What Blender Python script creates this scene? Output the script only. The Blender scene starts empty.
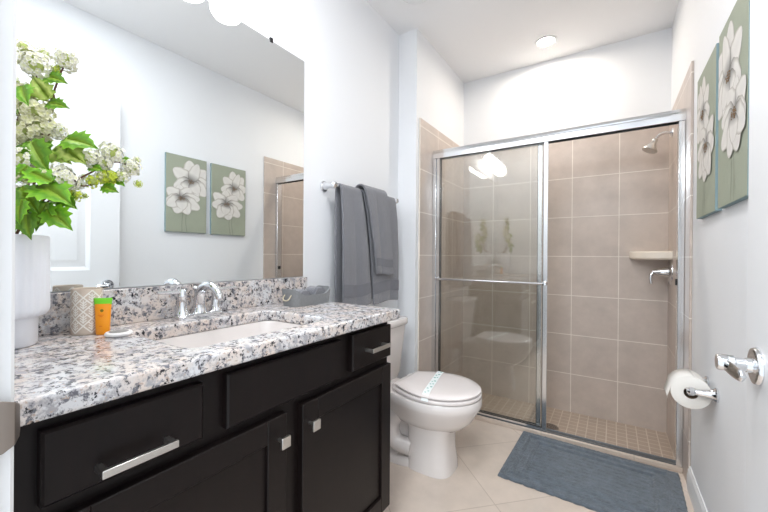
import bpy, bmesh, math, random
from mathutils import Vector, Matrix
random.seed(7)
PI = math.pi
sc = bpy.context.scene
col = sc.collection

# ------------------------------------------------------------ camera, world, lights, exposure
cd = bpy.data.cameras.new('camera'); cam = bpy.data.objects.new('camera', cd); col.objects.link(cam)
cd.sensor_width = 36; cd.lens = 36 * 353.27 / 768; cd.clip_start = .02
_a, _b, _c = math.radians(32.894), math.radians(.077), math.radians(.435)
_r = Vector((math.cos(_a), math.sin(_a), 0))
_f = Vector((-math.sin(_a) * math.cos(_b), math.cos(_a) * math.cos(_b), -math.sin(_b)))
_u = _r.cross(_f)
_r2 = _r * math.cos(_c) + _u * math.sin(_c); _u2 = -_r * math.sin(_c) + _u * math.cos(_c)
cam.matrix_world = Matrix(((_r2.x, _u2.x, -_f.x, 0), (_r2.y, _u2.y, -_f.y, 0), (_r2.z, _u2.z, -_f.z, 1.1), (0, 0, 0, 1)))
sc.camera = cam
w = bpy.data.worlds.new('world'); sc.world = w; w.use_nodes = True
w.node_tree.nodes['Background'].inputs[0].default_value = (.86, .93, 1, 1)
w.node_tree.nodes['Background'].inputs[1].default_value = 1.0
def area(name, loc, rot, size, power, color):
    l = bpy.data.lights.new(name, 'AREA'); l.energy = power; l.color = color; l.shape = 'DISK'; l.size = size
    o = bpy.data.objects.new(name, l); col.objects.link(o); o.location = loc; o.rotation_euler = rot
    return o
area('bathroom_fill_light', (-.42, .62, 2.535), (0, 0, 0), .5, 9, (.95, .97, 1))  # added fill under the ceiling to brighten the room, no actual fixture here
area('hallway_fill_light', (-.1, -.9, 2.3), (math.radians(38), 0, 0), .9, 27, (.90, .96, 1))  # added unseen fill behind the camera, lights surfaces facing the doorway
SHADE_E = 5.5
DOWN_E = 260.0
sc.view_settings.view_transform = 'Standard'; sc.view_settings.look = 'None'
sc.view_settings.gamma = 1; sc.view_settings.use_curve_mapping = False
sc.view_settings.exposure = 0.58

# ------------------------------------------------------------ room measures (metres)
ZF = .06            # bathroom floor (shower floor is 0)
H = 2.545
XL, XR, XS = -1.183, .303, -1.052
YF, YJ, YB = .092, 1.994, 2.838
YD = 2.245          # plane of the shower doors
ZT = 1.989          # top of the tile
CT = .899           # counter top

# ------------------------------------------------------------ materials
def srgb(r, g, b):
    f = lambda c: (c / 255 / 12.92) if c / 255 <= .04045 else ((c / 255 + .055) / 1.055) ** 2.4
    return (f(r), f(g), f(b), 1)
def mat(name):
    m = bpy.data.materials.new(name); m.use_nodes = True
    nt = m.node_tree; return m, nt, nt.nodes, nt.links, nt.nodes['Principled BSDF']
def simple(name, c, rough=.5, metal=0., bump=0., bscale=200., spec=.5, var=0., vscale=8., coat=0., sheen=0.):
    m, nt, N, L, P = mat(name)
    P.inputs['Base Color'].default_value = c; P.inputs['Roughness'].default_value = rough
    P.inputs['Metallic'].default_value = metal; P.inputs['Specular IOR Level'].default_value = spec
    P.inputs['Coat Weight'].default_value = coat; P.inputs['Coat Roughness'].default_value = .12
    P.inputs['Sheen Weight'].default_value = sheen
    tc = N.new('ShaderNodeTexCoord')
    if bump:
        n = N.new('ShaderNodeTexNoise'); n.inputs['Scale'].default_value = bscale; n.inputs['Detail'].default_value = 3
        b = N.new('ShaderNodeBump'); b.inputs['Strength'].default_value = bump; b.inputs['Distance'].default_value = .004
        L.new(tc.outputs['Object'], n.inputs['Vector']); L.new(n.outputs['Fac'], b.inputs['Height']); L.new(b.outputs['Normal'], P.inputs['Normal'])
    if var:
        n2 = N.new('ShaderNodeTexNoise'); n2.inputs['Scale'].default_value = vscale; n2.inputs['Detail'].default_value = 4
        mx = N.new('ShaderNodeMix'); mx.data_type = 'RGBA'
        mx.inputs['A'].default_value = tuple(x * (1 - var) for x in c[:3]) + (1,)
        mx.inputs['B'].default_value = tuple(min(1, x * (1 + var)) for x in c[:3]) + (1,)
        L.new(tc.outputs['Object'], n2.inputs['Vector']); L.new(n2.outputs['Fac'], mx.inputs['Factor']); L.new(mx.outputs['Result'], P.inputs['Base Color'])
    return m
def emis(name, c, s):
    m, nt, N, L, P = mat(name)
    P.inputs['Base Color'].default_value = (.9, .9, .9, 1)
    P.inputs['Emission Color'].default_value = c; P.inputs['Emission Strength'].default_value = s
    return m
def tile(name, axes, size, off, c, grout, mortar=.0055, rot=0, rough=.3, var=.12, bump=.25):
    m, nt, N, L, P = mat(name)
    tc = N.new('ShaderNodeTexCoord'); sp = N.new('ShaderNodeSeparateXYZ'); cb = N.new('ShaderNodeCombineXYZ'); mp = N.new('ShaderNodeMapping')
    L.new(tc.outputs['Object'], sp.inputs[0])
    L.new(sp.outputs['XYZ'.index(axes[0].upper())], cb.inputs[0]); L.new(sp.outputs['XYZ'.index(axes[1].upper())], cb.inputs[1])
    mp.vector_type = 'POINT'; mp.inputs['Location'].default_value = (-off[0], -off[1], 0); mp.inputs['Rotation'].default_value = (0, 0, rot)
    L.new(cb.outputs[0], mp.inputs['Vector'])
    br = N.new('ShaderNodeTexBrick'); br.offset = 0; br.squash = 1
    br.inputs['Scale'].default_value = 1; br.inputs['Mortar Size'].default_value = mortar / 2; br.inputs['Mortar Smooth'].default_value = .3
    br.inputs['Brick Width'].default_value = size; br.inputs['Row Height'].default_value = size; br.inputs['Bias'].default_value = 0
    k = 1 - var * .35
    br.inputs['Color1'].default_value = c; br.inputs['Color2'].default_value = tuple(x * k for x in c[:3]) + (1,)
    br.inputs['Mortar'].default_value = grout
    L.new(mp.outputs[0], br.inputs['Vector'])
    n = N.new('ShaderNodeTexNoise'); n.inputs['Scale'].default_value = 7; n.inputs['Detail'].default_value = 8; n.inputs['Roughness'].default_value = .65
    L.new(tc.outputs['Object'], n.inputs['Vector'])
    rp = N.new('ShaderNodeMapRange'); rp.inputs['From Min'].default_value = .3; rp.inputs['From Max'].default_value = .7
    rp.inputs['To Min'].default_value = 1 - var; rp.inputs['To Max'].default_value = 1 + var * .6
    L.new(n.outputs['Fac'], rp.inputs['Value'])
    mx = N.new('ShaderNodeVectorMath'); mx.operation = 'SCALE'
    L.new(br.outputs['Color'], mx.inputs[0]); L.new(rp.outputs[0], mx.inputs['Scale']); L.new(mx.outputs[0], P.inputs['Base Color'])
    b = N.new('ShaderNodeBump'); b.inputs['Strength'].default_value = bump; b.inputs['Distance'].default_value = .002; b.invert = True
    L.new(br.outputs['Fac'], b.inputs['Height']); L.new(b.outputs['Normal'], P.inputs['Normal'])
    P.inputs['Roughness'].default_value = rough
    return m
def granite(name):
    m, nt, N, L, P = mat(name)
    tc = N.new('ShaderNodeTexCoord')
    def noise(s, d, r=.55):
        n = N.new('ShaderNodeTexNoise'); n.inputs['Scale'].default_value = s; n.inputs['Detail'].default_value = d; n.inputs['Roughness'].default_value = r
        L.new(tc.outputs['Object'], n.inputs['Vector']); return n.outputs['Fac']
    def ramp(v, a, b):
        r = N.new('ShaderNodeMapRange'); r.inputs['From Min'].default_value = a; r.inputs['From Max'].default_value = b
        L.new(v, r.inputs['Value']); return r.outputs[0]
    def mixc(f, A, B):
        x = N.new('ShaderNodeMix'); x.data_type = 'RGBA'; L.new(f, x.inputs['Factor'])
        for s, v in (('A', A), ('B', B)):
            if isinstance(v, tuple): x.inputs[s].default_value = v
            else: L.new(v, x.inputs[s])
        return x.outputs['Result']
    c = mixc(ramp(noise(14, 4), .42, .60), srgb(218, 206, 198), srgb(216, 216, 218))
    c = mixc(ramp(noise(34, 6, .7), .50, .60), c, srgb(168, 166, 170))
    c = mixc(ramp(noise(62, 5, .7), .53, .60), c, srgb(108, 108, 115))
    c = mixc(ramp(noise(110, 3, .6), .60, .66), c, srgb(186, 168, 156))
    c = mixc(ramp(noise(58, 6, .75), .565, .60), c, srgb(34, 34, 40))
    L.new(c, P.inputs['Base Color']); P.inputs['Roughness'].default_value = .14
    return m
def glassy(name, tint):
    m, nt, N, L, P = mat(name)
    N.remove(P); out = N['Material Output']
    t = N.new('ShaderNodeBsdfTransparent'); t.inputs[0].default_value = tint
    g = N.new('ShaderNodeBsdfGlossy'); g.inputs['Roughness'].default_value = 0.0
    lw = N.new('ShaderNodeLayerWeight'); lw.inputs['Blend'].default_value = .5
    p = N.new('ShaderNodeMath'); p.operation = 'POWER'; p.inputs[1].default_value = 4.0; L.new(lw.outputs['Facing'], p.inputs[0])
    q = N.new('ShaderNodeMath'); q.operation = 'MULTIPLY_ADD'; q.inputs[1].default_value = .9; q.inputs[2].default_value = .085; L.new(p.outputs[0], q.inputs[0])
    mx = N.new('ShaderNodeMixShader'); L.new(q.outputs[0], mx.inputs[0]); L.new(t.outputs[0], mx.inputs[1]); L.new(g.outputs[0], mx.inputs[2])
    L.new(mx.outputs[0], out.inputs['Surface'])
    return m
def wood(name, c1, c2):
    m, nt, N, L, P = mat(name)
    tc = N.new('ShaderNodeTexCoord'); mp = N.new('ShaderNodeMapping'); mp.inputs['Scale'].default_value = (14, 14, 1.2)
    n = N.new('ShaderNodeTexNoise'); n.inputs['Scale'].default_value = 5; n.inputs['Detail'].default_value = 6
    L.new(tc.outputs['Object'], mp.inputs[0]); L.new(mp.outputs[0], n.inputs['Vector'])
    mx = N.new('ShaderNodeMix'); mx.data_type = 'RGBA'; mx.inputs['A'].default_value = c1; mx.inputs['B'].default_value = c2
    L.new(n.outputs['Fac'], mx.inputs['Factor']); L.new(mx.outputs['Result'], P.inputs['Base Color'])
    P.inputs['Roughness'].default_value = .36; P.inputs['Specular IOR Level'].default_value = .22
    return m
def vcol(name, rough=.6, sub=0., bump=0.):
    m, nt, N, L, P = mat(name)
    a = N.new('ShaderNodeVertexColor'); a.layer_name = 'Col'
    L.new(a.outputs['Color'], P.inputs['Base Color']); P.inputs['Roughness'].default_value = rough
    P.inputs['Subsurface Weight'].default_value = sub
    if bump:
        tc = N.new('ShaderNodeTexCoord'); n = N.new('ShaderNodeTexNoise'); n.inputs['Scale'].default_value = 500
        b = N.new('ShaderNodeBump'); b.inputs['Strength'].default_value = bump; b.inputs['Distance'].default_value = .002
        L.new(tc.outputs['Object'], n.inputs['Vector']); L.new(n.outputs['Fac'], b.inputs['Height']); L.new(b.outputs['Normal'], P.inputs['Normal'])
    return m

PAINT = simple('wall_paint', srgb(236, 238, 241), .6, bump=.12, bscale=90)
CEIL = simple('ceiling_paint', srgb(242, 242, 243), .7, bump=.15, bscale=120)
TRIMW = simple('trim_paint', srgb(236, 237, 238), .35)
DOORW = simple('door_paint', srgb(230, 231, 233), .38)
TCOL, TGR = srgb(199, 185, 175), srgb(232, 224, 214)
TILE_XZ = tile('wall_tile_back', 'xz', .278, (.035, -.008), TCOL, TGR)
TILE_YZ = tile('wall_tile_side', 'yz', .278, (2.03, -.008), TCOL, TGR)
TILE_FL = tile('floor_tile', 'xy', .44, (-.026, .333), srgb(214, 199, 186), srgb(188, 172, 158), mortar=.005, rot=PI / 4, rough=.28, var=.10)
MOSAIC = tile('shower_mosaic', 'xy', .053, (.293, 2.828), srgb(176, 158, 142), srgb(206, 194, 180), mortar=.006, var=.08)
CURB = tile('curb_tile', 'xz', .44, (.1, .3), srgb(206, 190, 176), srgb(190, 175, 160), rough=.3)
GRANITE = granite('speckled_granite')
CAB = wood('espresso_wood', srgb(15, 12, 12), srgb(27, 19, 18))
CABIN = simple('cabinet_shadow_gap', srgb(14, 12, 12), .6)
CHROME = simple('chrome', (.74, .75, .77, 1), .06, 1)
ALU = simple('polished_aluminium', (.80, .82, .84, 1), .16, 1)
NICKEL = simple('satin_nickel', (.62, .60, .57, 1), .3, 1)
NICKELD = simple('aged_nickel', srgb(150, 140, 132), .38, .8)
DARKMET = simple('dark_metal', srgb(40, 40, 42), .4, .8)
MIRROR = simple('silvered_glass', (.90, .93, .935, 1), 0.0, 1)
PORC = simple('white_porcelain', srgb(228, 222, 219), .12, coat=.4)
PLASTW = simple('white_plastic', srgb(228, 221, 219), .2)
GLASS = glassy('clear_shower_glass', (.978, .984, .974, 1))
TOWEL = simple('charcoal_terry', srgb(116, 117, 124), .95, bump=1.0, bscale=420, sheen=.4, var=.12, vscale=60)
TOWELB = simple('charcoal_terry_band', srgb(108, 109, 117), .85, bump=.3, bscale=700, sheen=.2)
FELT = simple('grey_felt', srgb(136, 138, 140), .95, bump=.6, bscale=500, var=.18, vscale=120)
RUG = simple('blue_grey_cotton', srgb(98, 107, 116), .97, bump=1.0, bscale=300, var=.55, vscale=38, sheen=.25)
CERAM = simple('matt_white_ceramic', srgb(234, 236, 242), .45)
PAPER = simple('white_paper', srgb(230, 226, 220), .85, bump=.2, bscale=400)
CARD = simple('brown_card', srgb(130, 110, 92), .9)
SAGE = simple('sage_canvas', srgb(160, 166, 148), .8, bump=.25, bscale=600, var=.07, vscale=12)
SAGED = simple('canvas_edge', srgb(132, 154, 158), .8)
PETAL = vcol('painted_petals', .75, bump=.5)
STAMEN = simple('stamen_paint', srgb(128, 100, 70), .6, var=.5, vscale=300)
STEMP = simple('painted_stem', srgb(120, 126, 112), .8)
LEAF = vcol('leaf_green', .45)
FLORET = vcol('floret', .6)
TWIG = simple('reddish_twig', srgb(96, 62, 44), .7, var=.2, vscale=90)
TUMB = simple('beige_ceramic', srgb(206, 190, 174), .55)
TUMBP = simple('cream_relief', srgb(242, 238, 230), .5)
ORANGE = simple('orange_plastic', srgb(252, 158, 20), .3)
LIME = simple('lime_plastic', srgb(120, 214, 40), .3)
OLIVE = simple('olive_print', srgb(128, 112, 20), .4)
REDOR = simple('red_orange_print', srgb(226, 96, 20), .4)
ROPE = simple('natural_rope', srgb(196, 184, 160), .9)
TRACK = simple('dull_aluminium', srgb(118, 122, 126), .42, 1)
SOAP = simple('white_wrap', srgb(240, 238, 236), .35)
SOAPD = simple('grey_print', srgb(140, 138, 136), .4, var=.4, vscale=160)
BAND = simple('white_band_paper', srgb(238, 244, 244), .7)
TEAL = simple('teal_print', srgb(70, 160, 150), .6)
MARBLE = simple('cultured_marble', srgb(240, 230, 216), .25, var=.06, vscale=10)
SHADE = emis('lit_frosted_glass', (1, .97, .93, 1), SHADE_E)
LENS = emis('lit_lens', (1, .90, .78, 1), DOWN_E)
DARK = simple('black_rubber', srgb(22, 22, 24), .6)

# ------------------------------------------------------------ mesh helpers (all in world coordinates)
def box(bm, x0, x1, y0, y1, z0, z1):
    v = [bm.verts.new((x, y, z)) for x in (x0, x1) for y in (y0, y1) for z in (z0, z1)]
    for f in ((0, 1, 3, 2), (4, 6, 7, 5), (0, 4, 5, 1), (2, 3, 7, 6), (0, 2, 6, 4), (1, 5, 7, 3)):
        bm.faces.new([v[i] for i in f])
def loft(bm, rings, cap0=True, cap1=True, closed=True):
    R = [[bm.verts.new(p) for p in r] for r in rings]; n = len(R[0])
    for a, b in zip(R, R[1:]):
        for i in range(n if closed else n - 1):
            j = (i + 1) % n
            bm.faces.new((a[i], a[j], b[j], b[i]))
    if cap0: bm.faces.new(R[0][::-1])
    if cap1: bm.faces.new(R[-1])
    return R
def frame(d):
    d = Vector(d).normalized(); t = Vector((0, 0, 1)) if abs(d.z) < .9 else Vector((1, 0, 0))
    a = d.cross(t).normalized(); return a, d.cross(a).normalized()
def cyl(bm, p0, p1, r0, r1=None, seg=20):
    p0, p1 = Vector(p0), Vector(p1); r1 = r0 if r1 is None else r1
    a, b = frame(p1 - p0)
    loft(bm, [[p + a * (r * math.cos(2 * PI * i / seg)) + b * (r * math.sin(2 * PI * i / seg)) for i in range(seg)] for p, r in ((p0, r0), (p1, r1))])
def lathe(bm, c, prof, axis=(0, 0, 1), seg=32, cap0=True, cap1=True, rfun=None):
    c = Vector(c); ax = Vector(axis).normalized(); a, b = frame(ax)
    rings = []
    for r, h in prof:
        r = max(r, .0004)
        rings.append([c + ax * h + a * (r * (rfun(2 * PI * i / seg, h) if rfun else 1) * math.cos(2 * PI * i / seg)) + b * (r * (rfun(2 * PI * i / seg, h) if rfun else 1) * math.sin(2 * PI * i / seg)) for i in range(seg)])
    loft(bm, rings, cap0, cap1)
def spline(pts, n=6):
    P = [Vector(p) for p in pts]; out = []
    for i in range(len(P) - 1):
        p0 = P[i - 1] if i else P[0] * 2 - P[1]; p1, p2 = P[i], P[i + 1]; p3 = P[i + 2] if i + 2 < len(P) else P[-1] * 2 - P[-2]
        for k in range(n):
            t = k / n
            out.append(.5 * ((2 * p1) + (p2 - p0) * t + (2 * p0 - 5 * p1 + 4 * p2 - p3) * t * t + (3 * p1 - p0 - 3 * p2 + p3) * t ** 3))
    out.append(P[-1]); return out
def tube(bm, pts, r, seg=12, r1=None, smooth=True):
    P = spline(pts) if smooth else [Vector(p) for p in pts]
    rings = []; a = None
    for i, p in enumerate(P):
        d = (P[min(i + 1, len(P) - 1)] - P[max(i - 1, 0)]).normalized()
        if a is None: a, _ = frame(d)
        a = (a - d * a.dot(d)).normalized(); b = d.cross(a)
        t = i / (len(P) - 1); rr = r if r1 is None else r + (r1 - r) * t
        rings.append([p + a * rr * math.cos(2 * PI * k / seg) + b * rr * math.sin(2 * PI * k / seg) for k in range(seg)])
    loft(bm, rings)
def ball(bm, c, r, seg=16, sc3=(1, 1, 1)):
    m = Matrix.Translation(c) @ Matrix.Diagonal((sc3[0], sc3[1], sc3[2], 1))
    bmesh.ops.create_uvsphere(bm, u_segments=seg, v_segments=max(6, seg // 2), radius=r, matrix=m)
def rrect(x0, x1, y0, y1, r, n=6):
    out = []
    for cx, cy, a0 in ((x1 - r, y1 - r, 0), (x0 + r, y1 - r, 90), (x0 + r, y0 + r, 180), (x1 - r, y0 + r, 270)):
        for k in range(n + 1):
            a = math.radians(a0 + 90 * k / n); out.append((cx + r * math.cos(a), cy + r * math.sin(a)))
    return out
def BM(): return bmesh.new()
def wloc(o):
    v = Vector(o.location)
    while o.parent: o = o.parent; v += Vector(o.location)
    return v
def make(name, bm, m, parent=None, origin=None, bevel=0, seg=2, angle=35, kind=None, mods=None):
    bmesh.ops.recalc_face_normals(bm, faces=bm.faces)
    org = wloc(parent) if parent else Vector(origin or (0, 0, 0))
    bmesh.ops.translate(bm, verts=bm.verts, vec=-org)
    me = bpy.data.meshes.new(name); bm.to_mesh(me); bm.free()
    me.shade_smooth(); me.set_sharp_from_angle(angle=math.radians(angle))
    o = bpy.data.objects.new(name, me); col.objects.link(o)
    me.materials.append(m)
    if parent: o.parent = parent
    else: o.location = org
    if bevel:
        b = o.modifiers.new('bevel', 'BEVEL'); b.width = bevel; b.segments = seg; b.limit_method = 'ANGLE'; b.angle_limit = math.radians(40); b.harden_normals = False
    if kind: o['kind'] = kind
    return o
def thing(name, label, cat, loc=(0, 0, 0), group=None, kind=None):
    o = bpy.data.objects.new(name, None); col.objects.link(o); o.location = loc; o.empty_display_size = .05
    o['label'] = label; o['category'] = cat
    if group: o['group'] = group
    if kind: o['kind'] = kind
    return o
def tag(o, label, cat, group=None):
    o['label'] = label; o['category'] = cat
    if group: o['group'] = group
    return o
def bx(name, x0, x1, y0, y1, z0, z1, m, parent=None, bevel=0, kind=None, origin=None):
    bm = BM(); box(bm, x0, x1, y0, y1, z0, z1)
    return make(name, bm, m, parent, origin=origin, bevel=bevel, kind=kind)

# ------------------------------------------------------------ room shell
S = 'structure'
T = .1
bx('floor', XL - T, XR + T, -.03, 2.285, -.06, ZF, TILE_FL, kind=S)
bx('floor_shower', XS - .02, XR, 2.285, YB, -.06, 0, MOSAIC, kind=S)
bx('ceiling', XL - T, XR + T, -.03, YB + T, H, H + .08, CEIL, kind=S)
bx('wall_left', XL - T, XL, -.03, YJ, ZF, H, PAINT, kind=S)
bx('wall_right', XR, XR + T, -.03, YB + T, -.06, H, PAINT, kind=S)
bx('wall_back', XL - T, XR, YB, YB + T, -.06, H, PAINT, kind=S)
bx('wall_shower', XL - T, XS, YJ, YB, -.06, H, PAINT, kind=S)
# door wall: an opening from x=-.57 to .29, head at 2.11
DX0, DX1, DZ = -.57, .287, 2.10
bm = BM(); box(bm, XL, DX0, -.03, YF, ZF, H); box(bm, DX1, XR, -.03, YF, ZF, H); box(bm, DX0, DX1, -.03, YF, DZ, H)
make('wall_front', bm, PAINT, kind=S)
# tile cladding of the shower
bx('trim_1', XS, XR, YB - .01, YB, 0, ZT, TILE_XZ, kind=S)
bx('trim_2', XR - .01, XR, 2.09, YB - .01, 0, ZT, TILE_YZ, kind=S, bevel=.002)
bx('trim_3', XS, XS + .01, 2.03, YB - .01, 0, ZT, TILE_YZ, kind=S, bevel=.002)
# curb
bx('trim_4', XS + .01, XR - .01, 2.212, 2.285, ZF, .086, CURB, kind=S, bevel=.004)
# baseboards
def baseboard(name, a, b, nrm):
    a, b, n = Vector(a), Vector(b), Vector(nrm)
    prof = [(0, 0), (.014, 0), (.014, .062), (.011, .072), (.0105, .084), (.006, .094), (.004, .1), (0, .1)]
    bm = BM(); loft(bm, [[p + n * d + Vector((0, 0, z)) for d, z in prof] for p in (a, b)])
    return make(name, bm, TRIMW, kind=S, angle=20)
baseboard('baseboard_right', (XR, YF, ZF), (XR, 2.09, ZF), (-1, 0, 0))
baseboard('baseboard_left', (XL, 1.16, ZF), (XL, YJ, ZF), (1, 0, 0))
baseboard('baseboard_shower', (XL, YJ, ZF), (XS, YJ, ZF), (0, -1, 0))

# door frame with its strike plate
df = thing('door_frame', 'white door frame at the near left edge with a worn nickel strike plate', 'door frame', (-.56, 0, ZF))
bm = BM(); box(bm, DX0, -.5445, -.03, YF, ZF, DZ)
make('jamb', bm, TRIMW, df, bevel=.003)
bm = BM(); box(bm, -.562, -.55, -.03, .05, ZF, DZ - .02); 
bm.free()
bm = BM()
prof = [(-.556, .0925), (-.556, .104), (-.560, .1075), (-.585, .1075), (-.60, .103), (-.612, .1025), (-.616, .099), (-.616, .0925)]
loft(bm, [[Vector((x, y, z)) for x, y in prof] for z in (ZF, DZ + .06)])
make('casing', bm, TRIMW, df, angle=25)
bm = BM(); box(bm, DX0, DX1, -.03, YF, DZ - .02, DZ); make('head_jamb', bm, TRIMW, df, bevel=.003)
bm = BM()
pts = [(-.543, -.0), (-.5415, .06), (-.5412, .096), (-.5445, .1055), (-.553, .1105), (-.560, .1125)]
out = []
for z0, z1, t in ((0, 0, 0),):
    rings = []
    for i, (x, y) in enumerate(pts):
        k = 0 if i < 2 else .004 * (i - 1) ** 1.1
        rings.append([Vector((x, y, .882 + k)), Vector((x, y, .946 - k)), Vector((x - .0018, y - .0012, .946 - k)), Vector((x - .0018, y - .0012, .882 + k))])
    loft(bm, rings)
sp = make('strike_plate', bm, NICKELD, df, bevel=.001); sp['label'] = 'worn satin nickel strike plate'

# open door
door = thing('door_1', 'white two panel door folded open against the right wall', 'door', (.27, .125, ZF), kind=S)
DXA, DXB, DY0, DY1, DZ0, DZ1 = .2185, .2535, .13, .950, .072, 2.09
bm = BM()
def door_panel(bm):
    # slab face towards the room (-x) with two recessed panels
    P = [(.26, .805, .21, .86), (.26, .805, 1.0, 1.94)]
    box(bm, DXA + .008, DXB - .008, DY0, DY1, DZ0, DZ1)
    for (a, b) in ((DXA, DXA + .009), (DXB - .009, DXB)):
        box(bm, a, b, DY0, .26, DZ0, DZ1); box(bm, a, b, .805, DY1, DZ0, DZ1)
        box(bm, a, b, .26, .805, DZ0, .21); box(bm, a, b, .26, .805, .86, 1.0); box(bm, a, b, .26, .805, 1.94, DZ1)
    for y0, y1, z0, z1 in P:
        for s, x in ((-1, DXA + .008), (1, DXB - .008)):
            rings = []
            for ins, dx in ((0, -.0085), (.014, -.004), (.022, -.0008), (.045, -.0008), (.06, -.005), (.061, -.005)):
                rings.append([Vector((x - s * dx * -1 if False else x + s * (-dx), y, z)) for y, z in ((y0 + ins, z0 + ins), (y1 - ins, z0 + ins), (y1 - ins, z1 - ins), (y0 + ins, z1 - ins))])
            loft(bm, rings, False, True)
door_panel(bm)
make('door_panel', bm, DOORW, door, angle=20)
LY, LZ = .888, .908
bm = BM()
lathe(bm, (DXA, LY, LZ), [(.0335, 0), (.0335, .003), (.031, .007), (.026, .0085), (.024, .008), (.0135, .009), (.0125, .016)], axis=(-1, 0, 0))
make('rosette', bm, CHROME, door)
bm = BM()
cyl(bm, (DXA - .01, LY, LZ), (DXA - .030, LY, LZ), .0115)
lathe(bm, (DXA - .030, LY, LZ), [(.0115, 0), (.0145, .002), (.0145, .022), (.013, .025), (.002, .0255)], axis=(-1, 0, 0))
rings = []
for t in range(13):
    s = t / 12; y = LY + .002 - .070 * s; zz = LZ - .002 - .004 * math.sin(s * PI * .5); hw = (.0095 + .003 * math.sin(s * PI)) * (1 if s < .9 else math.sqrt(max(.05, 1 - ((s - .9) / .1) ** 2)))
    x0 = DXA - .044 + .010 * s; tk = .0062 - .002 * s
    rings.append([Vector((x0 + tk * math.cos(a), y, zz + hw * math.sin(a))) for a in [2 * PI * k / 14 for k in range(14)]])
loft(bm, rings)
lv = make('lever', bm, CHROME, door); lv['label'] = 'polished chrome lever handle'
bm = BM(); box(bm, DXA + .005, DXA + .03, DY1 - .0005, DY1 + .001, LZ - .03, LZ + .03); box(bm, DXA + .011, DXA + .023, DY1, DY1 + .009, LZ - .01, LZ + .01)
make('latch', bm, NICKEL, door)
for z in (.3, 1.1, 1.9):
    bm = BM(); cyl(bm, (.262, .122, z - .045), (.262, .122, z + .045), .006); make('hinge', bm, NICKEL, door)

# ceiling downlight over the shower
LX, LYY = -.384, 2.575
dl = thing('recessed_light', 'small round recessed downlight lit in the ceiling over the shower', 'ceiling light', (LX, LYY, H))
bm = BM(); lathe(bm, (LX, LYY, H), [(.068, 0), (.068, -.004), (.062, -.008), (.050, -.006), (.046, -.001)], seg=40, cap0=False, cap1=False); make('trim_ring', bm, TRIMW, dl)
bm = BM(); lathe(bm, (LX, LYY, H), [(.047, -.0015), (.03, -.003), (.001, -.0035)], seg=40); make('lens', bm, LENS, dl)
# round ceiling fitting above the toilet
fx, fy = -.915, 1.718
fan = thing('ceiling_fitting', 'round pale ceiling fitting cut off by the top edge of the picture', 'ceiling fitting', (fx, fy, H))
bm = BM(); lathe(bm, (fx, fy, H), [(.08, 0), (.08, -.010), (.072, -.016), (.05, -.018), (.001, -.018)], seg=40); make('cover', bm, TRIMW, fan)
bm = BM(); lathe(bm, (fx, fy, H), [(.0815, -.002), (.0825, -.006), (.0815, -.009)], seg=40, cap0=False, cap1=False); make('rim', bm, CARD, fan)

# ------------------------------------------------------------ vanity
van = thing('vanity_cabinet', 'dark espresso wood vanity cabinet under the granite counter', 'cabinet', (-.94, .61, ZF))
FX = -.69
bm = BM()
CY0, CY1 = .098, 1.125
ctop = CT - .037; fz = FX - .02
box(bm, XL + .003, fz, CY0, CY0 + .016, .165, ctop); box(bm, XL + .003, fz, CY1 - .016, CY1, .165, ctop)
box(bm, XL + .003, XL + .012, CY0 + .016, CY1 - .016, .165, ctop); box(bm, XL + .012, fz - .02, CY0 + .016, CY1 - .016, .165, .181)
box(bm, fz - .02, fz, CY0 + .016, CY1 - .016, .165, ctop)
box(bm, XL + .003, FX - .085, CY0, CY1, ZF, .165)
make('body', bm, CAB, van, bevel=.0015)
def slab(name, y0, y1, z0, z1):
    bm = BM(); bx0 = FX - .019
    loft(bm, [[Vector((x, y, z)) for y, z in ((y0 + i, z0 + i), (y1 - i, z0 + i), (y1 - i, z1 - i), (y0 + i, z1 - i))] for x, i in ((bx0, 0), (FX - .004, 0), (FX, .004))])
    return make(name, bm, CAB, van, angle=20)
def pull(parent, ya, yb_, z):
    bm = BM(); box(bm, FX + .026, FX + .034, ya, yb_, z - .0065, z + .0065)
    for y in (ya + .001, yb_ - .011): box(bm, FX - .001, FX + .03, y, y + .010, z - .005, z + .005)
    o = make('handle', bm, NICKEL, parent, bevel=.0012); o['label'] = 'square satin nickel bar pull'
d1 = slab('drawer', .16, .402, .728, .84); pull(d1, .222, .337, .757)
slab('false_front', .455, .835, .724, .842)
d2 = slab('drawer', .89, 1.12, .728, .845); pull(d2, .955, 1.065, .784)
def shaker(y0, y1, z0, z1, ky):
    bm = BM(); st = .058; xb = FX - .019
    box(bm, xb, FX - .009, y0 + st - .005, y1 - st + .005, z0 + st - .005, z1 - st + .005)
    def bar(a, b, c, d):
        loft(bm, [[Vector((x, y, z)) for y, z in ((a + i, c + i), (b - i, c + i), (b - i, d - i), (a + i, d - i))] for x, i in ((xb, 0), (FX - .002, 0), (FX, .002))])
    bar(y0, y0 + st, z0, z1); bar(y1 - st, y1, z0, z1); bar(y0 + st, y1 - st, z0, z0 + st); bar(y0 + st, y1 - st, z1 - st, z1)
    dr = make('door', bm, CAB, van, angle=20)
    bm = BM(); cyl(bm, (FX - .001, ky, .643), (FX + .022, ky, .643), .0045, .0055); box(bm, FX + .021, FX + .029, ky - .0135, ky + .0135, .6295, .6565)
    k = make('knob', bm, NICKEL, dr, bevel=.0015); k['label'] = 'square satin nickel knob'
shaker(.16, .62, .172, .70, .594); shaker(.675, 1.12, .172, .70, .70)

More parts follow.
